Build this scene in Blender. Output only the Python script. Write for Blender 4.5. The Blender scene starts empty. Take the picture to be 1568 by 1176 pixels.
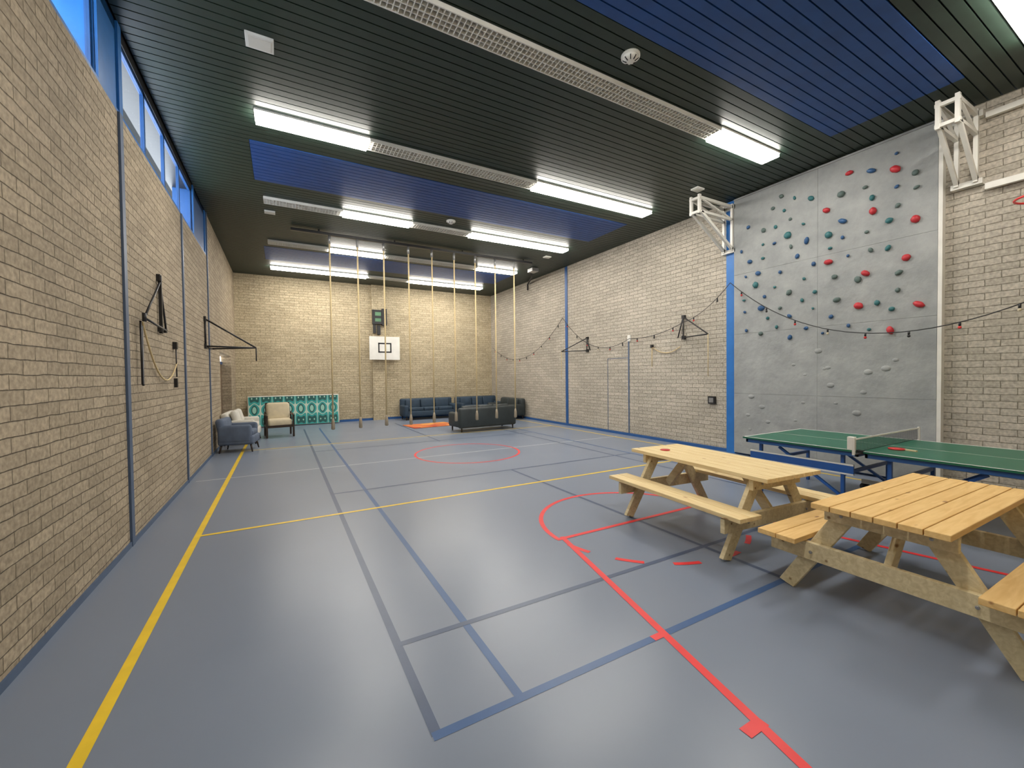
import bpy, bmesh, math, random
from mathutils import Vector, Matrix
random.seed(7)
W,L,H=9.57,16.67,5.216
Y0=-0.7
# ---------------------------------------------------------------- materials
def nmat(name):
    m=bpy.data.materials.new(name); m.use_nodes=True
    nt=m.node_tree; b=nt.nodes['Principled BSDF']
    return m,nt,b
def N(nt,t,**k):
    n=nt.nodes.new(t)
    for a,v in k.items(): setattr(n,a,v)
    return n
def simple(name,col,rough=.5,metal=0,spec=.5,var=.08,vs=6,bump=0,bs=60):
    m,nt,b=nmat(name)
    tc=N(nt,'ShaderNodeTexCoord'); no=N(nt,'ShaderNodeTexNoise'); no.inputs['Scale'].default_value=vs; no.inputs['Detail'].default_value=5
    nt.links.new(tc.outputs['Object'],no.inputs['Vector'])
    r=N(nt,'ShaderNodeValToRGB')
    r.color_ramp.elements[0].position=.3; r.color_ramp.elements[1].position=.7
    r.color_ramp.elements[0].color=[c*(1-var) for c in col]+[1]
    r.color_ramp.elements[1].color=[min(1,c*(1+var)) for c in col]+[1]
    nt.links.new(no.outputs['Fac'],r.inputs[0]); nt.links.new(r.outputs[0],b.inputs['Base Color'])
    b.inputs['Roughness'].default_value=rough; b.inputs['Metallic'].default_value=metal
    b.inputs['Specular IOR Level'].default_value=spec
    if bump:
        n2=N(nt,'ShaderNodeTexNoise'); n2.inputs['Scale'].default_value=bs; n2.inputs['Detail'].default_value=4
        nt.links.new(tc.outputs['Object'],n2.inputs['Vector'])
        bp=N(nt,'ShaderNodeBump'); bp.inputs['Strength'].default_value=bump; bp.inputs['Distance'].default_value=.01
        nt.links.new(n2.outputs['Fac'],bp.inputs['Height']); nt.links.new(bp.outputs[0],b.inputs['Normal'])
    return m
def emis(name,col,s):
    m,nt,b=nmat(name); b.inputs['Base Color'].default_value=(*col,1)
    b.inputs['Emission Color'].default_value=(*col,1); b.inputs['Emission Strength'].default_value=s
    return m
def brick(name,axis,c1,c2,mort):
    m,nt,b=nmat(name)
    tc=N(nt,'ShaderNodeTexCoord'); sp=N(nt,'ShaderNodeSeparateXYZ'); cb=N(nt,'ShaderNodeCombineXYZ')
    nt.links.new(tc.outputs['Object'],sp.inputs[0])
    nt.links.new(sp.outputs[axis],cb.inputs[0]); nt.links.new(sp.outputs['Z'],cb.inputs[1])
    n0=N(nt,'ShaderNodeTexNoise'); n0.inputs['Scale'].default_value=7; nt.links.new(tc.outputs['Object'],n0.inputs['Vector'])
    mx=N(nt,'ShaderNodeVectorMath',operation='SCALE'); nt.links.new(n0.outputs['Color'],mx.inputs[0]); mx.inputs['Scale'].default_value=.018
    ad=N(nt,'ShaderNodeVectorMath',operation='ADD'); nt.links.new(cb.outputs[0],ad.inputs[0]); nt.links.new(mx.outputs[0],ad.inputs[1])
    br=N(nt,'ShaderNodeTexBrick'); br.offset=.5
    nt.links.new(ad.outputs[0],br.inputs['Vector'])
    br.inputs['Scale'].default_value=1; br.inputs['Brick Width'].default_value=.30; br.inputs['Row Height'].default_value=.09
    br.inputs['Mortar Size'].default_value=.006; br.inputs['Mortar Smooth'].default_value=.9; br.inputs['Bias'].default_value=0
    br.inputs['Color1'].default_value=(*c1,1); br.inputs['Color2'].default_value=(*c2,1); br.inputs['Mortar'].default_value=(*mort,1)
    n1=N(nt,'ShaderNodeTexNoise'); n1.inputs['Scale'].default_value=28; n1.inputs['Detail'].default_value=6; nt.links.new(tc.outputs['Object'],n1.inputs['Vector'])
    n2=N(nt,'ShaderNodeTexNoise'); n2.inputs['Scale'].default_value=.9; n2.inputs['Detail'].default_value=3; nt.links.new(tc.outputs['Object'],n2.inputs['Vector'])
    mr=N(nt,'ShaderNodeMapRange'); nt.links.new(n1.outputs['Fac'],mr.inputs[0]); mr.inputs[1].default_value=.3; mr.inputs[2].default_value=.7; mr.inputs[3].default_value=.70; mr.inputs[4].default_value=1.2
    mr2=N(nt,'ShaderNodeMapRange'); nt.links.new(n2.outputs['Fac'],mr2.inputs[0]); mr2.inputs[1].default_value=.3; mr2.inputs[2].default_value=.7; mr2.inputs[3].default_value=.9; mr2.inputs[4].default_value=1.08
    mm=N(nt,'ShaderNodeMath',operation='MULTIPLY'); nt.links.new(mr.outputs[0],mm.inputs[0]); nt.links.new(mr2.outputs[0],mm.inputs[1])
    vm=N(nt,'ShaderNodeVectorMath',operation='SCALE'); nt.links.new(br.outputs['Color'],vm.inputs[0]); nt.links.new(mm.outputs[0],vm.inputs['Scale'])
    nt.links.new(vm.outputs[0],b.inputs['Base Color'])
    b.inputs['Roughness'].default_value=.8; b.inputs['Specular IOR Level'].default_value=.25
    ma=N(nt,'ShaderNodeMath',operation='MULTIPLY_ADD'); nt.links.new(n1.outputs['Fac'],ma.inputs[0]); ma.inputs[1].default_value=.35
    inv=N(nt,'ShaderNodeMath',operation='SUBTRACT'); inv.inputs[0].default_value=1; nt.links.new(br.outputs['Fac'],inv.inputs[1])
    nt.links.new(inv.outputs[0],ma.inputs[2])
    bp=N(nt,'ShaderNodeBump'); bp.inputs['Strength'].default_value=.9; bp.inputs['Distance'].default_value=.010
    nt.links.new(ma.outputs[0],bp.inputs['Height']); nt.links.new(bp.outputs[0],b.inputs['Normal'])
    return m
mBrL=brick('brick_side','Y',(.455,.375,.270),(.355,.292,.208),(.245,.20,.142))
mBrR=brick('brick_side_pale','Y',(.50,.45,.375),(.41,.37,.305),(.29,.26,.205))
mBrB=brick('brick_end','X',(.54,.46,.315),(.45,.375,.25),(.32,.265,.17))
def floor_mat():
    m,nt,b=nmat('sports_floor')
    tc=N(nt,'ShaderNodeTexCoord')
    n1=N(nt,'ShaderNodeTexNoise'); n1.inputs['Scale'].default_value=.8; n1.inputs['Detail'].default_value=4; n1.inputs['Roughness'].default_value=.5
    nt.links.new(tc.outputs['Object'],n1.inputs['Vector'])
    r=N(nt,'ShaderNodeValToRGB'); r.color_ramp.elements[0].position=.25; r.color_ramp.elements[1].position=.75
    r.color_ramp.elements[0].color=(.182,.218,.288,1); r.color_ramp.elements[1].color=(.206,.243,.315,1)
    nt.links.new(n1.outputs['Fac'],r.inputs[0]); nt.links.new(r.outputs[0],b.inputs['Base Color'])
    mr=N(nt,'ShaderNodeMapRange'); nt.links.new(n1.outputs['Fac'],mr.inputs[0]); mr.inputs[1].default_value=.3; mr.inputs[2].default_value=.7; mr.inputs[3].default_value=.28; mr.inputs[4].default_value=.34
    nt.links.new(mr.outputs[0],b.inputs['Roughness'])
    b.inputs['Specular IOR Level'].default_value=.5
    return m
mFloor=floor_mat()
def wood(name,c1,c2,knot):
    m,nt,b=nmat(name)
    tc=N(nt,'ShaderNodeTexCoord'); mp=N(nt,'ShaderNodeMapping'); mp.inputs['Scale'].default_value=(14,1.3,14)
    nt.links.new(tc.outputs['Object'],mp.inputs[0])
    n1=N(nt,'ShaderNodeTexNoise'); n1.inputs['Scale'].default_value=2.2; n1.inputs['Detail'].default_value=7; n1.inputs['Distortion'].default_value=.8
    nt.links.new(mp.outputs[0],n1.inputs['Vector'])
    r=N(nt,'ShaderNodeValToRGB'); r.color_ramp.elements[0].position=.35; r.color_ramp.elements[1].position=.68
    r.color_ramp.elements[0].color=(*c2,1); r.color_ramp.elements[1].color=(*c1,1)
    nt.links.new(n1.outputs['Fac'],r.inputs[0])
    mp2=N(nt,'ShaderNodeMapping'); mp2.inputs['Scale'].default_value=(9,3.5,9); nt.links.new(tc.outputs['Object'],mp2.inputs[0])
    vo=N(nt,'ShaderNodeTexVoronoi'); vo.inputs['Scale'].default_value=1; nt.links.new(mp2.outputs[0],vo.inputs['Vector'])
    r2=N(nt,'ShaderNodeValToRGB'); r2.color_ramp.elements[0].position=.05; r2.color_ramp.elements[1].position=.13
    r2.color_ramp.elements[0].color=(1,1,1,1); r2.color_ramp.elements[1].color=(0,0,0,1)
    nt.links.new(vo.outputs['Distance'],r2.inputs[0])
    mx=N(nt,'ShaderNodeMix',data_type='RGBA'); nt.links.new(r2.outputs[0],mx.inputs[0]); nt.links.new(r.outputs[0],mx.inputs[6]); mx.inputs[7].default_value=(*knot,1)
    nt.links.new(mx.outputs[2],b.inputs['Base Color']); b.inputs['Roughness'].default_value=.55; b.inputs['Specular IOR Level'].default_value=.35
    return m
mWoodA=wood('pine_light',(.84,.68,.38),(.74,.55,.27),(.40,.22,.10))
mWoodB=wood('pine_orange',(.84,.57,.24),(.73,.46,.17),(.36,.17,.06))
mWoodL=wood('pine_frame',(.76,.65,.41),(.60,.49,.28),(.25,.14,.06))
mGreenSl=simple('ceiling_green',(.013,.028,.019),.45,var=.15)
mBlueSl=simple('ceiling_blue',(.006,.062,.26),.5,var=.12)
mBack=simple('ceiling_void',(.003,.004,.004),.9)
mBlue=simple('blue_paint',(.02,.15,.45),.4)
mBlueD=simple('blue_paint_dark',(.02,.09,.27),.45)
mStrip=simple('joint_strip',(.07,.11,.19),.5)
mWhite=simple('white_paint',(.78,.77,.72),.4,var=.04)
mWhiteS=simple('white_steel',(.72,.70,.64),.4,var=.06)
mBlack=simple('black_steel',(.012,.012,.014),.4)
mGrey=simple('grey_metal',(.35,.35,.35),.4,metal=.7)
mRed=simple('line_red',(.80,.035,.04),.35,var=.05)
mYel=simple('line_yellow',(.85,.58,.03),.35,var=.08)
mLBlue=simple('line_blue',(.04,.105,.26),.35,var=.06)
mLDark=simple('line_dark',(.065,.095,.17),.35,var=.06)
mLWhite=simple('line_white',(.50,.53,.55),.35,var=.05)
mLight=emis('lamp_diffuser',(1,.95,.87),38)
mRope=simple('rope_hemp',(.62,.49,.27),.9,var=.15,vs=50)
mLeather=simple('rope_leather',(.30,.25,.18),.7)
mTTable=simple('table_green',(.014,.13,.075),.35,var=.05)
mFrameBlue=simple('frame_blue',(.02,.10,.35),.4)
mRubber=simple('rubber_black',(.015,.015,.015),.7)
mSofaG=simple('sofa_charcoal',(.025,.033,.035),.55,var=.2,bump=.2)
mSofaB=simple('sofa_navy',(.022,.045,.075),.7,var=.2,bump=.2)
mChairG=simple('chair_slate',(.10,.13,.19),.85,var=.12,bump=.3,bs=150)
mCream=simple('cream_fabric',(.62,.54,.38),.85,var=.1,bump=.3,bs=100)
mCreamW=simple('white_fabric',(.62,.60,.54),.85,var=.1,bump=.3,bs=100)
mDarkW=simple('dark_wood',(.03,.016,.009),.35,var=.3)
mDoor=simple('door_brown',(.16,.11,.07),.5)
mPlaster=simple('alcove_plaster',(.42,.38,.28),.8)
mScrew=simple('paddle_red',(.6,.03,.03),.5)
def wall_panel():
    m,nt,b=nmat('climbing_panel_concrete')
    tc=N(nt,'ShaderNodeTexCoord')
    n1=N(nt,'ShaderNodeTexNoise'); n1.inputs['Scale'].default_value=2.4; n1.inputs['Detail'].default_value=7; n1.inputs['Roughness'].default_value=.65
    nt.links.new(tc.outputs['Object'],n1.inputs['Vector'])
    r=N(nt,'ShaderNodeValToRGB'); r.color_ramp.elements[0].position=.32; r.color_ramp.elements[1].position=.7
    r.color_ramp.elements[0].color=(.25,.26,.26,1); r.color_ramp.elements[1].color=(.35,.36,.35,1)
    nt.links.new(n1.outputs['Fac'],r.inputs[0])
    nt.links.new(r.outputs[0],b.inputs['Base Color']); b.inputs['Roughness'].default_value=.8
    n2=N(nt,'ShaderNodeTexNoise'); n2.inputs['Scale'].default_value=5; n2.inputs['Detail'].default_value=6
    nt.links.new(tc.outputs['Object'],n2.inputs['Vector'])
    bp=N(nt,'ShaderNodeBump'); bp.inputs['Strength'].default_value=.4; bp.inputs['Distance'].default_value=.05
    nt.links.new(n2.outputs['Fac'],bp.inputs['Height']); nt.links.new(bp.outputs[0],b.inputs['Normal'])
    return m
mPanel=wall_panel()
hcols=[simple('hold_red',(.45,.02,.03),.5),simple('hold_teal',(.025,.13,.14),.5),simple('hold_blue',(.02,.08,.20),.5),simple('hold_grey',(.09,.13,.12),.6)]
def teal_mat():
    m,nt,b=nmat('teal_leaf_fabric')
    tc=N(nt,'ShaderNodeTexCoord'); sp=N(nt,'ShaderNodeSeparateXYZ'); nt.links.new(tc.outputs['Object'],sp.inputs[0])
    def mth(op,a,bb=None):
        n=N(nt,'ShaderNodeMath',operation=op)
        for i,v in enumerate((a,bb)):
            if v is None: continue
            if isinstance(v,(int,float)): n.inputs[i].default_value=v
            else: nt.links.new(v,n.inputs[i])
        return n.outputs[0]
    sx=mth('SINE',mth('MULTIPLY',sp.outputs['X'],9.0)); sz=mth('SINE',mth('MULTIPLY',sp.outputs['Z'],8.0))
    p=mth('MULTIPLY',sx,sz)
    p2=mth('ADD',p,mth('MULTIPLY',mth('SINE',mth('MULTIPLY',sp.outputs['X'],27.0)),.22)); ab=mth('ABSOLUTE',p2)
    r=N(nt,'ShaderNodeValToRGB'); cr=r.color_ramp; cr.interpolation='CONSTANT'
    cr.elements[0].position=0; cr.elements[0].color=(.50,.60,.50,1)
    cr.elements[1].position=.08; cr.elements[1].color=(.03,.32,.30,1)
    e=cr.elements.new(.5); e.color=(.012,.09,.085,1)
    e=cr.elements.new(.85); e.color=(.3,.55,.45,1)
    nt.links.new(ab,r.inputs[0]); nt.links.new(r.outputs[0],b.inputs['Base Color']); b.inputs['Roughness'].default_value=.6
    return m
mTeal=teal_mat()
def rug_mat():
    m,nt,b=nmat('rug_orange')
    tc=N(nt,'ShaderNodeTexCoord'); vo=N(nt,'ShaderNodeTexVoronoi'); vo.inputs['Scale'].default_value=2.6
    nt.links.new(tc.outputs['Object'],vo.inputs['Vector'])
    r=N(nt,'ShaderNodeValToRGB'); cr=r.color_ramp; cr.interpolation='CONSTANT'
    cr.elements[0].color=(.55,.15,.04,1); cr.elements[1].position=.45; cr.elements[1].color=(.65,.30,.07,1)
    e=cr.elements.new(.75); e.color=(.42,.07,.03,1)
    s=N(nt,'ShaderNodeSeparateColor'); nt.links.new(vo.outputs['Color'],s.inputs[0])
    nt.links.new(s.outputs[0],r.inputs[0]); nt.links.new(r.outputs[0],b.inputs['Base Color']); b.inputs['Roughness'].default_value=.9
    return m
mRug=rug_mat()
def glass_mat():
    m=bpy.data.materials.new('window_glass'); m.use_nodes=True; nt=m.node_tree; nt.nodes.clear()
    o=N(nt,'ShaderNodeOutputMaterial'); t=N(nt,'ShaderNodeBsdfTransparent'); g=N(nt,'ShaderNodeBsdfGlossy'); g.inputs['Roughness'].default_value=.05
    mx=N(nt,'ShaderNodeMixShader'); mx.inputs[0].default_value=.06
    nt.links.new(t.outputs[0],mx.inputs[1]); nt.links.new(g.outputs[0],mx.inputs[2]); nt.links.new(mx.outputs[0],o.inputs[0])
    return m
mGlass=glass_mat()
# ---------------------------------------------------------------- mesh builder
class MB:
    def __init__(s,name): s.n=name; s.v=[]; s.f=[]; s.mi=[]; s.sm=[]; s.mats=[]
    def _m(s,m):
        if m not in s.mats: s.mats.append(m)
        return s.mats.index(m)
    def add(s,vs,fs,m,smooth=False):
        o=len(s.v); s.v+= [tuple(v) for v in vs]; k=s._m(m)
        for f in fs: s.f.append([i+o for i in f]); s.mi.append(k); s.sm.append(smooth)
    def box(s,c,sz,m,rot=None):
        hx,hy,hz=[a/2 for a in sz]; c=Vector(c)
        vs=[Vector((x,y,z)) for x in(-hx,hx) for y in(-hy,hy) for z in(-hz,hz)]
        if rot is not None: vs=[rot@v for v in vs]
        s.add([c+v for v in vs],[(0,1,3,2),(4,6,7,5),(0,4,5,1),(2,3,7,6),(0,2,6,4),(1,5,7,3)],m)
    def bb(s,a,b,m):
        s.box([(a[i]+b[i])/2 for i in range(3)],[abs(b[i]-a[i]) for i in range(3)],m)
    def beam(s,p0,p1,w,t,m,side=(0,1,0)):
        p0=Vector(p0);p1=Vector(p1); d=(p1-p0); l=d.length; d.normalize()
        sd=Vector(side); sd=(sd-d*sd.dot(d)).normalized(); u=d.cross(sd)
        R=Matrix((d,sd,u)).transposed()
        s.box((p0+p1)/2,(l,t,w),m,R)
    def tube(s,pts,r,m,n=8,closed=False):
        pts=[Vector(p) for p in pts]; vs=[];K=len(pts)
        rr=r if isinstance(r,(list,tuple)) else [r]*K
        ref=None
        for i,p in enumerate(pts):
            if closed: d=(pts[(i+1)%K]-pts[i-1]).normalized()
            else: d=(pts[min(i+1,K-1)]-pts[max(i-1,0)]).normalized()
            if ref is None:
                ref=Vector((0,0,1)) if abs(d.z)<.9 else Vector((1,0,0))
            a=(ref-d*ref.dot(d)).normalized(); b=d.cross(a); ref=a
            for k in range(n):
                t=2*math.pi*k/n; vs.append(p+(a*math.cos(t)+b*math.sin(t))*rr[i])
        fs=[]
        for i in range(K if closed else K-1):
            j=(i+1)%K
            for k in range(n): fs.append((i*n+k,i*n+(k+1)%n,j*n+(k+1)%n,j*n+k))
        if not closed:
            fs.append(tuple(range(n))[::-1]); fs.append(tuple((K-1)*n+k for k in range(n)))
        s.add(vs,fs,m,True)
    def cyl(s,p0,p1,r,m,n=16): s.tube([p0,p1],r,m,n)
    def sph(s,c,r,m,seg=12,rg=8,noise=0,rot=None):
        c=Vector(c); vs=[];fs=[]
        if not isinstance(r,(list,tuple)): r=(r,r,r)
        for i in range(rg+1):
            ph=math.pi*i/rg
            for k in range(seg):
                t=2*math.pi*k/seg
                v=Vector((r[0]*math.sin(ph)*math.cos(t),r[1]*math.sin(ph)*math.sin(t),r[2]*math.cos(ph)))
                if noise: v*=1+noise*(random.random()-.5)
                if rot is not None: v=rot@v
                vs.append(c+v)
        for i in range(rg):
            for k in range(seg): fs.append((i*seg+k,(i+1)*seg+k,(i+1)*seg+(k+1)%seg,i*seg+(k+1)%seg))
        s.add(vs,fs,m,True)
    def rb(s,c,sz,r,m,rot=None,seg=3):
        bm=bmesh.new(); bmesh.ops.create_cube(bm,size=1)
        for v in bm.verts: v.co=Vector([v.co[i]*sz[i] for i in range(3)])
        bmesh.ops.bevel(bm,geom=bm.edges[:]+bm.verts[:],offset=r,segments=seg,profile=.5,affect='EDGES')
        bm.verts.ensure_lookup_table(); c=Vector(c)
        vs=[c+((rot@v.co) if rot is not None else v.co) for v in bm.verts]
        fs=[[v.index for v in f.verts] for f in bm.faces]
        bm.free(); s.add(vs,fs,m,True)
    def build(s,loc=(0,0,0),rz=0,bevel=0):
        me=bpy.data.meshes.new(s.n); me.from_pydata(s.v,[],s.f); 
        for m in s.mats: me.materials.append(m)
        me.polygons.foreach_set('material_index',s.mi); me.polygons.foreach_set('use_smooth',s.sm); me.update()
        bm=bmesh.new(); bm.from_mesh(me); bmesh.ops.recalc_face_normals(bm,faces=bm.faces); bm.to_mesh(me); bm.free()
        o=bpy.data.objects.new(s.n,me); bpy.context.collection.objects.link(o); o.location=loc; o.rotation_euler=(0,0,rz)
        if bevel:
            md=o.modifiers.new('bevel','BEVEL'); md.width=bevel; md.segments=2; md.limit_method='ANGLE'
        return o
# ---------------------------------------------------------------- room
b=MB('floor'); b.bb((-.3,Y0-.3,-.2),(W+.3,L+.3,0),mFloor); b.build()
b=MB('wall_left')
SZ=4.29
D0,D1,DZ=12.7,15.3,2.35
b.bb((-.3,Y0,0),(0,D0,SZ),mBrL)
b.bb((-.3,10.9,SZ),(0,D0,H),mBrL)
b.bb((-.3,D0,DZ),(0,D1,H),mBrL); b.bb((-.3,D1,0),(0,L,H),mBrL)
b.build()
b=MB('wall_right'); b.bb((W,Y0,0),(W+.3,L,H),mBrR); b.build()
b=MB('wall_back'); b.bb((-.3,L,0),(W+.3,L+.3,H),mBrB); b.build()
b=MB('wall_front'); b.bb((-.3,Y0-.3,0),(W+.3,Y0,H),mBrB); b.build()
b=MB('ceiling'); 
b.bb((-.6,Y0-.3,H+.05),(W+.3,L+.3,H+.2),mBack)
blues=[(1.78,3.15,1.0,8.66),(7.35,8.77,1.0,8.58),(12.95,14.35,1.0,8.58)]
p=.118; y=Y0
while y<L-.01:
    y1=min(y+p-.014,L); yc=(y+y1)/2; bl=None
    for q in blues:
        if q[0]<yc<q[1]: bl=q
    if bl:
        b.bb((-.0,y,H),(bl[2]-.006,y1,H+.018),mGreenSl); b.bb((bl[2],y,H-.006),(bl[3],y1,H+.016),mBlueSl); b.bb((bl[3]+.006,y,H),(W,y1,H+.018),mGreenSl)
    else: b.bb((0,y,H),(W,y1,H+.018),mGreenSl)
    y+=p
b.build()
# clerestory windows in the left wall
b=MB('trim_clerestory')
b.bb((-.30,Y0,SZ),(.0,10.9,SZ+.03),mBlue)
b.bb((-.34,Y0,H-.10),(-.02,10.9,H+.05),mBlack)
for (a,c) in ((4.98,5.62),(9.50,10.9)): 
    b.bb((-.30,a,SZ+.03),(-.02,c,H),mBlueD if a>9 else mBlue)
    b.bb((-.025,a,SZ+.03),(.0,a+.10,H),mBlue)
    b.bb((-.025,c-.10,SZ+.03),(.0,c,H),mBlue)
b.build()
wi=1
def window(y0,y1):
    global wi
    b=MB('window_%d'%wi); wi+=1
    x0,x1=-.075,-.04; z0,z1=SZ+.03,H-.10; t=.03
    b.bb((x0,y0,z0),(x1,y1,z0+t),mBlueD); b.bb((x0,y0,z1-t),(x1,y1,z1),mBlueD)
    b.bb((x0,y0,z0),(x1,y0+t,z1),mBlueD); b.bb((x0,y1-t,z0),(x1,y1,z1),mBlueD)
    b.bb((-.062,y0+t,z0+t),(-.058,y1-t,z1-t),mGlass)
    b.build()
for k in range(4): window(5.62+k*.97,5.62+(k+1)*.97)
for k in range(5): window(-.0+k*.996,-.0+(k+1)*.996)
b=MB('trim_left_joint'); b.bb((0,5.44,0),(.02,5.53,SZ),mStrip); b.bb((0,8.31,0),(.02,8.38,SZ),mStrip); b.bb((0,10.9,0),(.02,10.97,H),mStrip); b.build()
b=MB('trim_right_column'); b.bb((W-.035,5.25,0),(W,5.44,H-.01),mBlue); b.bb((W-.02,11.0,0),(W,11.12,H-.01),mBlueD); b.bb((W-.01,8.26,0),(W,8.30,2.6),mStrip); b.build()
b=MB('trim_right_door_seam')
b.bb((W-.006,9.10,.07),(W,9.115,2.12),mStrip); b.bb((W-.006,8.30,2.105),(W,9.115,2.12),mStrip); b.build()
b=MB('baseboard_left'); b.bb((0,Y0,0),(.015,D0,.05),mStrip); b.bb((0,D1,0),(.015,L,.05),mStrip); b.build()
b=MB('baseboard_right'); b.bb((W-.015,Y0,0),(W,L,.07),mBlueD); b.build()
b=MB('baseboard_back'); b.bb((.02,L-.015,0),(W-.02,L,.08),mBlueD); b.build()
b=MB('trim_back_pilaster'); b.bb((4.42,L-.12,0),(4.88,L,H),mBrB); b.build()
b=MB('door_1')
b.bb((-.29,D0+.02,0),(-.24,D0+1.3,2.1),mDoor); b.bb((-.29,D0+1.32,0),(-.24,D1-.02,2.1),mDoor)
b.bb((-.30,D0,2.1),(-.22,D1,2.18),mBlueD)
b.bb((-.28,D0+.02,2.18),(-.25,D1-.02,2.34),emis('transom_light',(1,.97,.9),2.5))
for y in (D0+1.2,D0+1.42): b.cyl((-.19,y,1.0),(-.19,y,1.14),.012,mGrey,8); b.cyl((-.24,y,1.07),(-.19,y,1.07),.01,mGrey,8)
b.build()
b=MB('wall_left_alcove'); b.bb((-.36,D0-.1,0),(-.30,D1+.1,DZ+.1),mPlaster); b.build()
# ---------------------------------------------------------------- court lines
b=MB('court_line_markings')
zc=[.0010]
def seg(x0,y0,x1,y1,w,m):
    zc[0]+=.00005; z=zc[0]
    d=Vector((x1-x0,y1-y0,0)); l=d.length; d.normalize(); n=Vector((-d.y,d.x,0))*w/2
    a=Vector((x0,y0,z)); c=Vector((x1,y1,z)); b.add([a-n,c-n,c+n,a+n],[(0,1,2,3)],m)
def arc(cx,cy,r,a0,a1,w,m,n=48):
    zc[0]+=.00005; z=zc[0]; vs=[]
    for i in range(n+1):
        t=math.radians(a0+(a1-a0)*i/n)
        vs.append((cx+(r-w/2)*math.cos(t),cy+(r-w/2)*math.sin(t),z)); vs.append((cx+(r+w/2)*math.cos(t),cy+(r+w/2)*math.sin(t),z))
    b.add(vs,[(2*i,2*i+1,2*i+3,2*i+2) for i in range(n)],m)
CX=4.87
seg(.1,8.36,9.2,8.36,.04,mLWhite); seg(1.0,11.1,8.9,11.1,.035,mLWhite)
seg(1.95,1.83,1.95,15,.05,mLDark); seg(2.40,1.83,2.40,15,.05,mLBlue)
seg(1.93,1.83,7.75,1.83,.05,mLBlue); seg(1.95,2.575,7.75,2.575,.045,mLDark)
seg(CX,1.83,CX,6.4,.045,mLDark); seg(CX,10.2,CX,15,.045,mLDark)
seg(7.30,1.83,7.30,15,.045,mLDark); seg(7.75,1.83,7.75,15,.045,mLBlue)
seg(1.95,6.4,7.75,6.4,.045,mLDark); seg(1.95,10.3,7.75,10.3,.045,mLDark)
seg(.54,Y0+.4,.54,16.2,.06,mYel); seg(9.1,Y0+.4,9.1,16.2,.055,mYel); seg(.54,5.43,9.1,5.43,.05,mYel); seg(.54,11.3,9.1,11.3,.05,mYel)
arc(CX,8.36,1.12,0,360,.045,mRed,72)
arc(CX,3.42,1.1,0,180,.05,mRed)
for k in range(7): arc(CX,3.42,1.1,188+k*26,188+k*26+13,.05,mRed,10)
seg(CX-1.12,3.42,CX+1.12,3.42,.05,mRed)
seg(3.84,3.46,3.00,-.16,.052,mRed); seg(2*CX-3.84,3.46,2*CX-3.0,-.16,.052,mRed)
seg(3.36,1.83,3.48,1.83,.05,mRed); seg(3.19,1.13,3.33,1.13,.06,mRed)
b.build()
# ---------------------------------------------------------------- ceiling fixtures
def lamp(x0,yc):
    b=MB('ceiling_light'); x1=x0+1.46; w=.15
    b.bb((x0,yc-w,H-.03),(x1,yc+w,H-.002),mWhite)
    b.bb((x0+.01,yc-w+.012,H-.08),(x1-.01,yc+w-.012,H-.03),mLight)
    b.build()
mLouvB=simple('louver_back',(.40,.40,.38),.6)
def louv(x0,x1,yc):
    b=MB('ceiling_louver'); w=.13
    b.bb((x0,yc-w,H-.012),(x1,yc+w,H-.002),mLouvB)
    for s in (-1,1): b.bb((x0,yc+s*w-.006,H-.06),(x1,yc+s*w+.006,H-.012),mWhite)
    b.bb((x0,yc-.005,H-.058),(x1,yc+.005,H-.012),mWhite)
    for s in (-.5,.5): b.bb((x0,yc+s*w-.003,H-.055),(x1,yc+s*w+.003,H-.012),mWhite)
    x=x0
    while x<x1+.001:
        b.bb((x-.004,yc-w,H-.056),(x+.004,yc+w,H-.012),mWhite); x+=.056
    b.build()
S=[1.10,2.56,4.03,5.50,6.97]
rows={1.12:'LLVVL',3.93:'VVVVL',6.56:'LVVLL',9.55:'VLVLL',12.43:'VLVVL',15.2:'LLVLL'}
for yy,pat in rows.items():
    k=0
    while k<5:
        if pat[k]=='L': lamp(S[k]+.003,yy); k+=1
        else:
            j=k
            while j<5 and pat[j]=='V': j+=1
            louv(S[k]+.01,(S[j] if j<5 else S[4]+1.46)-.01,yy); k=j
def detector(x,y,r=.09):
    b=MB('smoke_detector'); b.cyl((x,y,H-.025),(x,y,H-.001),r*1.15,mWhite,24); b.tube([(x,y,H-.025),(x,y,H-.05),(x,y,H-.07)],[r,r*.85,r*.45],mWhite,24)
    for k in range(8):
        t=k*math.pi/4; b.cyl((x+r*.93*math.cos(t),y+r*.93*math.sin(t),H-.045),(x+r*.5*math.cos(t),y+r*.5*math.sin(t),H-.072),.006,mBlack,6)
    b.build()
detector(4.82,3.44); detector(4.80,9.0)
def vent(x,y,s):
    b=MB('ceiling_speaker'); b.bb((x-s,y-s*.8,H-.03),(x+s,y+s*.8,H-.001),mWhite); b.bb((x-s*.8,y-s*.6,H-.036),(x+s*.8,y+s*.6,H-.03),mWhiteS); b.build(bevel=.004)
vent(1.22,5.15,.13); vent(8.41,5.28,.1); vent(1.2,10.27,.1); vent(8.38,10.4,.1)
b=MB('ceiling_conduit')
b.tube([(W-.06,13.4,H-.35),(W-.06,13.4,H-.12),(9.2,12.6,H-.06),(8.7,11.9,H-.05)],.03,mBlack,8); b.bb((8.6,11.6,H-.12),(8.85,11.9,H-.01),mGrey)
b.build()
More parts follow.
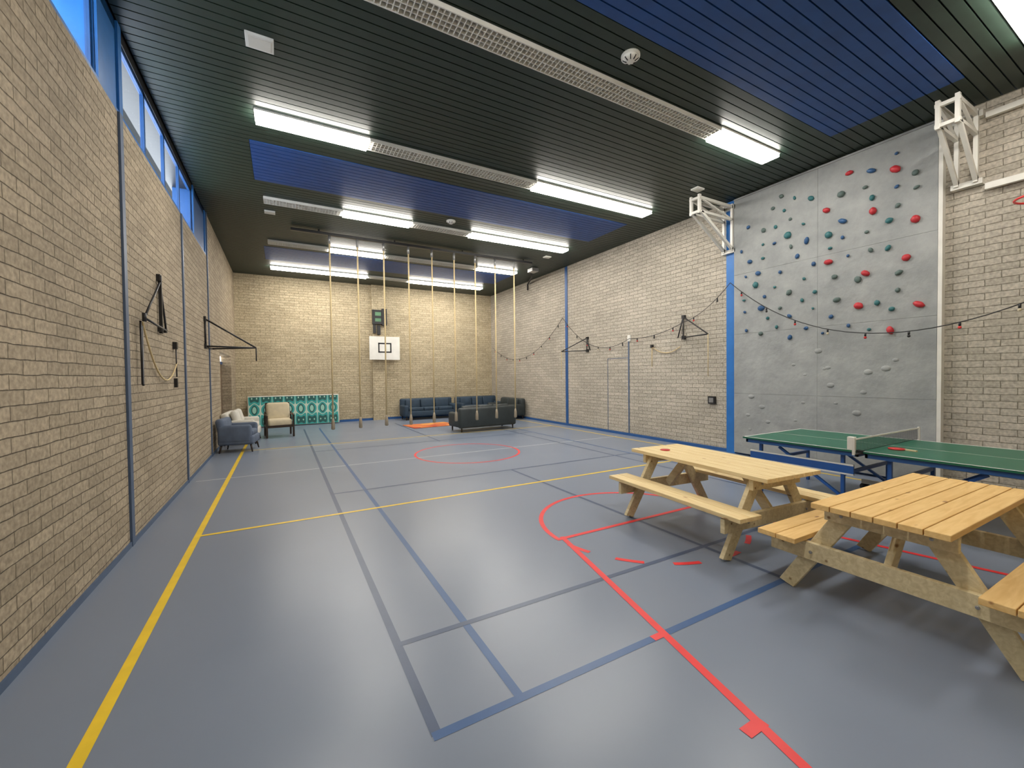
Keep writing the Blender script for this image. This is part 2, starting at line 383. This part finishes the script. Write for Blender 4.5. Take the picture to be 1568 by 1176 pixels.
# ---------------------------------------------------------------- ropes
b=MB('climbing_rope_rail')
RY=11.0
b.bb((1.6,RY-.04,H-.10),(8.2,RY+.04,H-.04),mBlack)
for x in (2.2,4.0,5.9,7.9): b.cyl((x,RY,H-.05),(x,RY,H),.02,mBlack,8)
b.build()
for k in range(9):
    x=2.43+k*.642; z0=.44+.03*random.random()
    b=MB('climbing_rope')
    b.cyl((x,RY,H-.30),(x,RY,H-.10),.03,mGrey,10)
    b.tube([(x,RY,z0+.2),(x+.004,RY,2.5),(x,RY,H-.28)],.019,mRope,10)
    b.tube([(x,RY,z0-.06),(x,RY,z0-.04),(x,RY,z0+.12),(x,RY,z0+.22)],[.03,.045,.04,.02],mLeather,12)
    b.build()
# ---------------------------------------------------------------- back wall items
b=MB('basketball_backboard')
yb=L-.30
b.bb((4.28,yb,2.33),(5.42,yb+.03,3.22),mWhite)
def frame(x0,x1,z0,z1,t,y,m):
    b.bb((x0,y,z0),(x1,y+.004,z0+t),m); b.bb((x0,y,z1-t),(x1,y+.004,z1),m); b.bb((x0,y,z0),(x0+t,y+.004,z1),m); b.bb((x1-t,y,z0),(x1,y+.004,z1),m)
frame(4.60,5.10,2.60,2.98,.05,yb-.004,mBlack)
for x in (4.5,4.8): b.bb((x-.03,yb+.03,2.5),(x+.03,L-.125,2.56),mWhiteS); b.bb((x-.03,yb+.03,3.0),(x+.03,L-.125,3.06),mWhiteS)
b.build()
b=MB('wall_scoreboard')
b.bb((4.45,L-.17,3.35),(4.55,L-.12,4.0),mBlack)
mGreen=simple('score_green',(.10,.22,.12),.5)
b.bb((4.42,L-.22,3.70),(4.86,L-.125,4.25),mBlack); b.bb((4.52,L-.225,4.02),(4.74,L-.22,4.16),mGreen); b.bb((4.52,L-.225,3.80),(4.74,L-.22,3.92),mGreen)
b.bb((4.78,L-.24,3.66),(4.96,L-.125,4.30),mBlack); b.bb((4.60,L-.2,3.3),(4.72,L-.125,3.66),mBlack)
b.build(bevel=.005)
b=MB('patterned_crash_mat')
R=Matrix.Rotation(math.radians(-6),3,'X')
b.rb((1.75,L-.22,.54),(2.85,.10,1.05),.03,mCreamW,R); b.box((1.75,L-.276,.535),(2.80,.006,1.0),mTeal,R)
b.build()
# ---------------------------------------------------------------- sofas & chairs
def sofa(name,w,d,h,m,loc,rz,n=3):
    b=MB(name); a=.18
    b.rb((0,0,.24),(w-.04,d-.04,.20),.03,m)
    b.rb((0,d/2-.11,h/2+.06),(w-.02,.20,h-.12),.06,m)
    for s in (-1,1): b.rb((s*(w/2-a/2),-.02,.36),(a,d-.04,.42),.06,m)
    cw=(w-2*a)/n
    for k in range(n):
        x=-w/2+a+cw*(k+.5)
        b.rb((x,-.07,.40),(cw-.01,d-.28,.14),.04,m); b.rb((x,d/2-.26,.60),(cw-.015,.16,.34),.05,m,Matrix.Rotation(math.radians(-10),3,'X'))
    for sx in (-1,1):
        for sy in (-1,1): b.tube([(sx*(w/2-.1),sy*(d/2-.1),0.002),(sx*(w/2-.1),sy*(d/2-.1),.15)],[.018,.028],mDarkW,10)
    return b.build(loc,rz)
sofa('sofa',1.98,.85,.72,mSofaG,(6.82,11.75,.003),math.pi+.06,3)
sofa('sofa',2.15,.85,.80,mSofaB,(6.45,16.05,0),0,3)
sofa('sofa',1.9,.85,.80,mSofaB,(8.62,16.05,0),0,3)
sofa('sofa',1.7,.85,.78,mSofaG,(9.08,14.45,.003),-math.pi/2,2)
b=MB('area_rug'); b.rb((5.75,13.7,.011),(1.55,1.1,.014),.005,mRug,Matrix.Rotation(.1,3,'Z')); b.build()
def tub(name,w,d,h,m,loc,rz,mc=None,pillow=False):
    b=MB(name); mc=mc or m
    b.rb((0,0,.27),(w-.06,d-.06,.20),.05,m); b.rb((0,-.05,.42),(w-.26,d-.22,.14),.05,mc)
    b.rb((0,d/2-.1,.52),(w-.06,.17,h-.30),.07,m,Matrix.Rotation(math.radians(-10),3,'X'))
    for s in (-1,1): b.rb((s*(w/2-.09),.02,.42),(.14,d-.1,.40),.06,m)
    if pillow:
        for s in (-1,1): b.rb((s*w*.2,d/2-.27,.68),(w*.36,.15,.36),.07,mc,Matrix.Rotation(math.radians(-16),3,'X'))
    for sx in (-1,1):
        for sy in (-1,1): b.tube([(sx*(w/2-.06),sy*(d/2-.06),0),(sx*(w/2-.1),sy*(d/2-.1),.20)],[.014,.024],mDarkW,10)
    return b.build(loc,rz)
tub('armchair',.76,.76,.80,mChairG,(.47,11.45,.002),math.pi/2-.15)
def wood_chair(name,m,loc,rz):
    b=MB(name); w,d=.72,.72
    b.rb((0,-.03,.41),(w-.12,d-.12,.20),.07,m)
    Rt=Matrix.Rotation(math.radians(-14),3,'X')
    b.rb((0,d/2-.14,.70),(w-.12,.18,.52),.08,m,Rt)
    for s in (-1,1):
        x=s*(w/2-.03)
        b.beam((x,-d/2+.04,0),(x,-d/2+.04,.60),.05,.05,mDarkW); b.beam((x,d/2-.02,0),(x,d/2-.06,.62),.05,.05,mDarkW,(1,0,0))
        b.tube([(x,-d/2,.60),(x,-.1,.64),(x,.15,.62),(x,d/2-.06,.66)],.028,mDarkW,10)
        b.beam((x,-d/2+.04,.31),(x,d/2-.04,.31),.06,.035,mDarkW,(1,0,0))
        b.beam((x*.93,d/2-.10,.40),(x*.9,d/2+.04,.95),.04,.04,mDarkW,(1,0,0))
    b.beam((-w/2+.03,-d/2+.04,.31),(w/2-.03,-d/2+.04,.31),.07,.035,mDarkW); b.beam((-w/2+.06,d/2+.03,.93),(w/2-.06,d/2+.03,.93),.05,.04,mDarkW)
    return b.build(loc,rz,bevel=.005)
wood_chair('wooden_armchair',mCream,(1.26,13.68,0),.10)
tub('loveseat',1.25,.78,.88,mCreamW,(.44,12.95,.002),math.pi/2-.05,mCreamW,True)
# ---------------------------------------------------------------- picnic tables
def picnic(loc,rz,mt,pw=.122):
    b=MB('picnic_table'); Lh=.86
    n=6; tot=n*pw+(n-1)*.006; x=-tot/2
    for k in range(n):
        b.box((x+pw/2,0,.73),(pw,2*Lh,.038),mt); x+=pw+.006
    for s in (-1,1):
        for o in (.455+.065,.455+.135+.067): b.box((s*o,0,.435),(.132,2*Lh,.038),mt)
    for fy in (-.68,.68):
        o=.045 if fy>0 else -.045
        b.box((0,fy,.34),(1.42,.042,.13),mWoodL)
        b.box((0,fy,.655),(.68,.042,.10),mWoodL)
        for s in (-1,1):
            b.beam((s*.20,fy-o,.705),(s*.62,fy-o,.0),.12,.042,mWoodL)
        sg=-1 if fy>0 else 1
        b.beam((0,fy+sg*.04,.33),(0,fy+sg*.34,.70),.09,.042,mWoodL,(1,0,0))
        for s in (-1,1):
            for zz,xx in ((.66,.23),(.34,.42)): b.cyl((s*xx,fy+(.03 if fy>0 else -.03),zz),(s*xx,fy+(.04 if fy>0 else -.04),zz),.012,mGrey,8)
    b.box((0,0,.69),(.09,.3,.04),mWoodL)
    ob=b.build(loc,rz,bevel=.004)
    me=ob.data
    for v in me.vertices:
        if v.co.z<.0: v.co.z=0.0
    return ob
picnic((5.42,2.86,0),-math.radians(4.5),mWoodA,.122)
picnic((5.44,1.16,0),math.radians(-90.5),mWoodB,.112)
b=MB('drink_coaster'); b.tube([(5.36,3.45,.7495),(5.36,3.45,.757)],.055,mScrew,24); b.build()
# ---------------------------------------------------------------- table tennis table
b=MB('table_tennis_table')
x0,x1,y0,y1=7.08,8.605,.82,3.56; zt=.76; ym=(y0+y1)/2
for a,c in ((y0,ym-.004),(ym+.004,y1)):
    b.bb((x0,a,zt-.022),(x1,c,zt),mTTable)
    b.bb((x0+.03,a+.03,zt-.075),(x1-.03,a+.055,zt-.022),mBlueD); b.bb((x0+.03,c-.055,zt-.075),(x1-.03,c-.03,zt-.022),mBlueD)
    for xx in (x0+.03,x1-.055): b.bb((xx,a+.03,zt-.075),(xx+.025,c-.03,zt-.022),mBlueD)
t=.022
for xx in (x0,x1-t): b.bb((xx,y0,zt),(xx+t,y1,zt+.0012),mWhite)
for yy in (y0,y1-t): b.bb((x0,yy,zt),(x1,yy+t,zt+.0012),mWhite)
b.bb(((x0+x1)/2-.002,y0,zt),((x0+x1)/2+.002,y1,zt+.001),mWhite)
for yy in (y0+.18,y1-.18,ym-.22,ym+.22):
    for xx in (x0+.14,x1-.14):
        b.bb((xx-.018,yy-.018,.06 if abs(yy-ym)<.5 else .0),(xx+.018,yy+.018,zt-.07),mFrameBlue)
    b.bb((x0+.14,yy-.015,.42),(x1-.14,yy+.015,.46),mFrameBlue)
for sgn in (-1,1):
    yy=ym+sgn*.22
    for xx in (x0+.14,x1-.14):
        b.bb((xx-.02,yy-.28,.10),(xx+.02,yy+.28,.14),mFrameBlue)
        for q in (-.25,.25): b.cyl((xx-.02,yy+q,.055),(xx+.02,yy+q,.055),.055,mRubber,18)
    b.beam((x0+.14,ym+sgn*.22,.16),(x0+.14,ym+sgn*.95,.66),.03,.03,mFrameBlue,(1,0,0)); b.beam((x1-.14,ym+sgn*.22,.16),(x1-.14,ym+sgn*.95,.66),.03,.03,mFrameBlue,(1,0,0))
b.bb((x0+.14,ym-.5,.10),(x0+.17,ym+.5,.16),mWhiteS); b.bb((x1-.17,ym-.5,.10),(x1-.14,ym+.5,.16),mWhiteS)
b.bb((x0+.10,ym+.10,.46),(x0+.12,y1-.05,.56),mFrameBlue)
for zz in (.445,.555): b.bb((x0+.095,ym+.10,zz),(x0+.125,y1-.05,zz+.018),mWhite)
xn0,xn1=x0-.15,x1+.15
b.bb((x0-.02,ym-.03,zt-.03),(x0+.03,ym+.03,zt+.01),mRubber)
for xx in (xn0,xn1): b.bb((xx-.012,ym-.012,zt-.03),(xx+.012,ym+.012,zt+.16),mWhiteS)
b.bb((xn0,ym-.02,zt-.03),(x0+.03,ym+.02,zt-.018),mRubber); b.bb((x1-.03,ym-.02,zt-.03),(xn1,ym+.02,zt-.018),mRubber)
b.bb((xn0,ym-.004,zt+.135),(xn1,ym+.004,zt+.1525),mWhite)
k=xn0
while k<xn1: b.bb((k-.0008,ym-.001,zt),(k+.0008,ym+.001,zt+.145),mBlack); k+=.02
for j in range(8): b.bb((xn0,ym-.001,zt+.004+j*.018),(xn1,ym+.001,zt+.006+j*.018),mBlack)
b.build()
b=MB('table_tennis_bat')
b.cyl((7.55,2.02,zt+.002),(7.55,2.02,zt+.014),.078,mScrew,24); b.beam((7.55,1.95,zt+.009),(7.52,1.84,zt+.009),.014,.028,mWoodL,(1,0,0)); b.build()
b=MB('ball_box'); b.bb((7.09,2.25,zt+.002),(7.15,2.32,zt+.15),mWhiteS); b.build(bevel=.006)
# ---------------------------------------------------------------- climbing wall
b=MB('climbing_wall')
xf=W-.10
zs=[.04,1.25,2.45,3.65,H-.06]
ys=[2.22,3.72,5.23]
for i in range(2):
    for j in range(4): b.bb((xf,ys[i]+.0015,zs[j]+.0015),(W,ys[i+1]-.0015,zs[j+1]-.0015),mPanel)
b.bb((xf-.01,2.17,.0),(W,2.215,H-.06),mWhiteS); b.bb((xf-.01,2.17,H-.06),(W,5.23,H-.03),mGrey)
for k in range(22):
    y=2.4+2.65*random.random(); z=.5+1.6*random.random(); r_=.035+.035*random.random()
    b.sph((xf+.008,y,z),(r_*.4,r_,r_*.7),mPanel,12,8,.1)
b.build()
HO="2.94,4.40;2.42,4.23;3.23,3.96;2.66,3.75;2.21,3.49;2.30,3.01;2.74,2.90;3.20,3.17;2.82,2.45;2.46,2.06;2.17,2.37;3.04,4.13;3.78,3.75;4.41,3.47;3.76,2.81;4.31,3.04;4.21,2.62;4.22,2.18;2.48,3.56;3.02,3.73;2.83,2.83;2.49,3.19;3.40,3.19;3.12,2.93;3.20,3.58;3.50,3.58;3.09,2.58;2.67,3.94;2.68,4.32;3.88,4.42"
HO=[tuple(float(a)*1.11 for a in q.split(',')) for q in HO.split(';')]
b=MB('climbing_holds')
def hold(y,z,r,m):
    Rm=Matrix.Rotation(random.random()*6.28,3,'X')
    b.sph((xf-.015,y,z),(r*.75,r*(.9+.4*random.random()),r*(.7+.3*random.random())),m,14,9,.16,Rm)
for i,(y,z) in enumerate(HO):
    hold(y,z,(.055 if i<17 else .048)*(.85+.3*random.random()),hcols[0] if i<11 else hcols[1+i%3])
pts=list(HO)
tries=0
while len(pts)<82 and tries<4000:
    tries+=1
    y=2.4+2.7*random.random(); z=2.25+2.7*random.random()
    if all((y-q[0])**2+(z-q[1])**2>.045 for q in pts):
        pts.append((y,z)); hold(y,z,.024+.018*random.random(),random.choice(hcols[1:]))
b.build()
# ---------------------------------------------------------------- hoist frames on right wall
def goal_frame(y,xt=8.45,name='wall_goal_bracket'):
    b=MB(name); xw=W-.10
    for dy in (-.09,.09):
        b.beam((xt,y+dy,H-.16),(xw,y+dy,H-.16),.055,.045,mWhiteS)
        b.beam((xt,y+dy,H-.42),(xw,y+dy,H-.42),.045,.045,mWhiteS)
        b.beam((xt+.05,y+dy,H-.42),(xw,y+dy,H-1.02),.055,.045,mWhiteS)
        b.beam((xt,y+dy,H-.46),(xt,y+dy,H-.10),.055,.045,mWhiteS,(0,1,0))
        b.beam((xw,y+dy,H-1.05),(xw,y+dy,H-.1),.055,.045,mWhiteS)
        b.beam((xt+.1,y+dy,H-.18),(xw,y+dy,H-.42),.03,.03,mWhiteS)
    for z in (H-.16,H-.42): b.beam((xt,y-.12,z),(xt,y+.12,z),.045,.045,mWhiteS,(0,0,1))
    b.bb((W-.10,y-.15,H-1.08),(W,y+.15,H-1.01),mWhiteS); b.bb((W-.10,y-.15,H-.2),(W,y+.15,H-.12),mWhiteS)
    b.build()
goal_frame(5.36); goal_frame(1.95,8.78)
b=MB('basketball_goal_rail')
b.bb((W-.09,Y0+.1,4.04),(W-.03,1.78,4.12),mWhiteS); b.bb((W-.09,Y0+.1,4.97),(W-.03,1.78,5.04),mWhiteS)
b.build()
b=MB('basketball_rim')
pts=[(9.05+.225*math.cos(t*math.pi/12),1.22+.225*math.sin(t*math.pi/12),3.66) for t in range(24)]
b.tube(pts,.012,mRed,8,True); b.beam((9.27,1.22,3.66),(W,1.22,3.66),.05,.05,mRed); b.bb((W-.02,1.1,3.55),(W,1.34,3.80),mRed)
b.build()
# ---------------------------------------------------------------- string lights
b=MB('string_lights')
P=[(9.45,16.3,2.9),(W-.06,11.2,3.55),(W-.06,8.2,2.62),(W-.06,6.5,2.85),(W-.12,5.30,3.52),(W-.15,1.2,2.6),(W-.06,-.3,3.0)]
sag=[.9,.55,.1,.12,.75,.3]
for i in range(len(P)-1):
    a=Vector(P[i]);c=Vector(P[i+1]);pp=[]
    for k in range(25):
        t=k/24; q=a.lerp(c,t); q.z-=sag[i]*4*t*(1-t); 
        if i==4: q.x-=.10*4*t*(1-t)
        pp.append(q)
    b.tube(pp,.007,mBlack,6)
    ln=(c-a).length; nb=max(2,int(ln/.5))
    for k in range(nb):
        t=(k+.5)/nb; q=a.lerp(c,t); q.z-=sag[i]*4*t*(1-t)
        if i==4: q.x-=.10*4*t*(1-t)
        b.cyl(q,q-Vector((0,0,.05)),.014,mBlack,8); b.sph(q-Vector((0,0,.07)),.02,[mScrew,mBlack,mScrew,mCream][k%4],10,7)
b.build()
# ---------------------------------------------------------------- wall brackets
def cat(a,c,s,n=16):
    a=Vector(a);c=Vector(c);o=[]
    for k in range(n+1):
        t=k/n;q=a.lerp(c,t);q.z-=s*4*t*(1-t);o.append(q)
    return o
b=MB('wall_ladder_bracket')
x=.03
b.beam((x,6.76,2.25),(x,6.76,2.98),.035,.03,mBlack); b.cyl((x,6.76,2.9),(x+.05,5.8,2.33),.012,mBlack,8); b.cyl((x+.05,5.8,2.33),(x,7.0,2.31),.012,mBlack,8)
b.cyl((x,6.76,2.9),(x,7.02,2.30),.012,mBlack,8); b.cyl((x+.05,5.8,2.38),(x+.05,5.8,2.29),.02,mBlack,8)
for z in (2.95,2.31): b.bb((0,6.72,z-.04),(.04,6.80,z+.04),mBlack)
b.bb((0,6.98,2.28),(.04,7.04,2.34),mBlack)
b.tube([(x+.01,5.83,2.3),(x+.01,5.84,1.62),(x+.01,5.87,1.6),(x+.01,5.88,2.25)],.010,mBlack,6)
b.tube(cat((x,5.95,2.3),(x,7.6,1.9),.42),.010,mRope,6)
b.bb((0,7.52,2.1),(.05,7.60,2.20),mBlack); b.bb((0,7.55,1.55),(.04,7.61,1.68),mBlack)
b.cyl((.03,7.57,2.1),(.03,7.58,1.7),.008,mBlack,6)
b.build()
b=MB('wall_ladder_bracket')
A=(.0,10.35,2.88);B=(.0,10.35,2.33);T=(.85,10.75,2.34)
for p,q in ((A,B),(A,T),(B,T),((0,11.2,2.33),T),((0,11.2,2.33),B)): b.cyl(Vector(p)+Vector((.02,0,0)),Vector(q)+Vector((.02,0,0)),.017,mBlack,8)
b.cyl((.87,10.75,2.34),(.87,10.75,2.05),.012,mBlack,6)
for p in (A,B): b.bb((0,10.3,p[2]-.05),(.04,10.4,p[2]+.05),mBlack)
b.build()
for (yp,yt,zt0,zb,zt2) in ((9.98,10.95,2.78,2.40,2.42),(6.50,5.68,2.98,2.50,2.50)):
    b=MB('wall_ladder_bracket'); x=W-.05
    for p,q in (((x,yp,zt0),(x,yp,zb)),((x,yp,zt0),(x-.25,yt,zt2)),((x,yp,zb),(x-.25,yt,zt2)),((x,yp-.15 if yt>yp else yp+.15,zb),(x,yp,zt0))): b.cyl(p,q,.014,mBlack,8)
    for z in (zt0,zb): b.bb((W-.06,yp-.04,z-.04),(W,yp+.04,z+.04),mBlack)
    b.cyl((x-.25,yt,zt2),(x-.25,yt,zt2-.9),.008,mRope,6)
    b.build()
b=MB('hanging_rope'); b.tube(cat((W-.03,7.45,2.35),(W-.03,6.6,2.3),.15),.010,mRope,6); b.tube([(W-.03,7.45,2.35),(W-.03,7.45,1.85)],.010,mRope,6); b.bb((W-.06,7.42,2.33),(W,7.48,2.4),mBlack); b.build()
b=MB('wall_socket_box'); b.bb((W-.06,5.70,1.0),(W,5.86,1.16),mBlack); b.bb((W-.065,5.73,1.03),(W-.06,5.83,1.13),mGrey); b.build()
b=MB('wall_thermostat'); b.bb((W-.03,8.2,2.55),(W,8.3,2.72),mWhite); b.build()
# ---------------------------------------------------------------- world & camera
w=bpy.data.worlds.new('World'); bpy.context.scene.world=w; w.use_nodes=True
bg=w.node_tree.nodes['Background']; bg.inputs[0].default_value=(.82,.91,1,1); bg.inputs[1].default_value=7.0
f,yaw,pit,rol=634.8717,.5065,-.0204,-.0115
fw=Vector((math.sin(yaw)*math.cos(pit),math.cos(yaw)*math.cos(pit),math.sin(pit)))
r=Vector((math.cos(yaw),-math.sin(yaw),0)); u=r.cross(fw)
r2=r*math.cos(rol)+u*math.sin(rol); u2=-r*math.sin(rol)+u*math.cos(rol)
cd=bpy.data.cameras.new('Camera'); cam=bpy.data.objects.new('Camera',cd); bpy.context.collection.objects.link(cam)
M=Matrix((r2,u2,-fw)).transposed().to_4x4(); M.translation=Vector((1.354,0,1.665)); cam.matrix_world=M
cd.sensor_width=36; cd.lens=36*f/1568; cd.clip_start=.02; cd.clip_end=100
bpy.context.scene.camera=cam
vs=bpy.context.scene.view_settings; vs.view_transform='Standard'; vs.look='None'; vs.exposure=.12
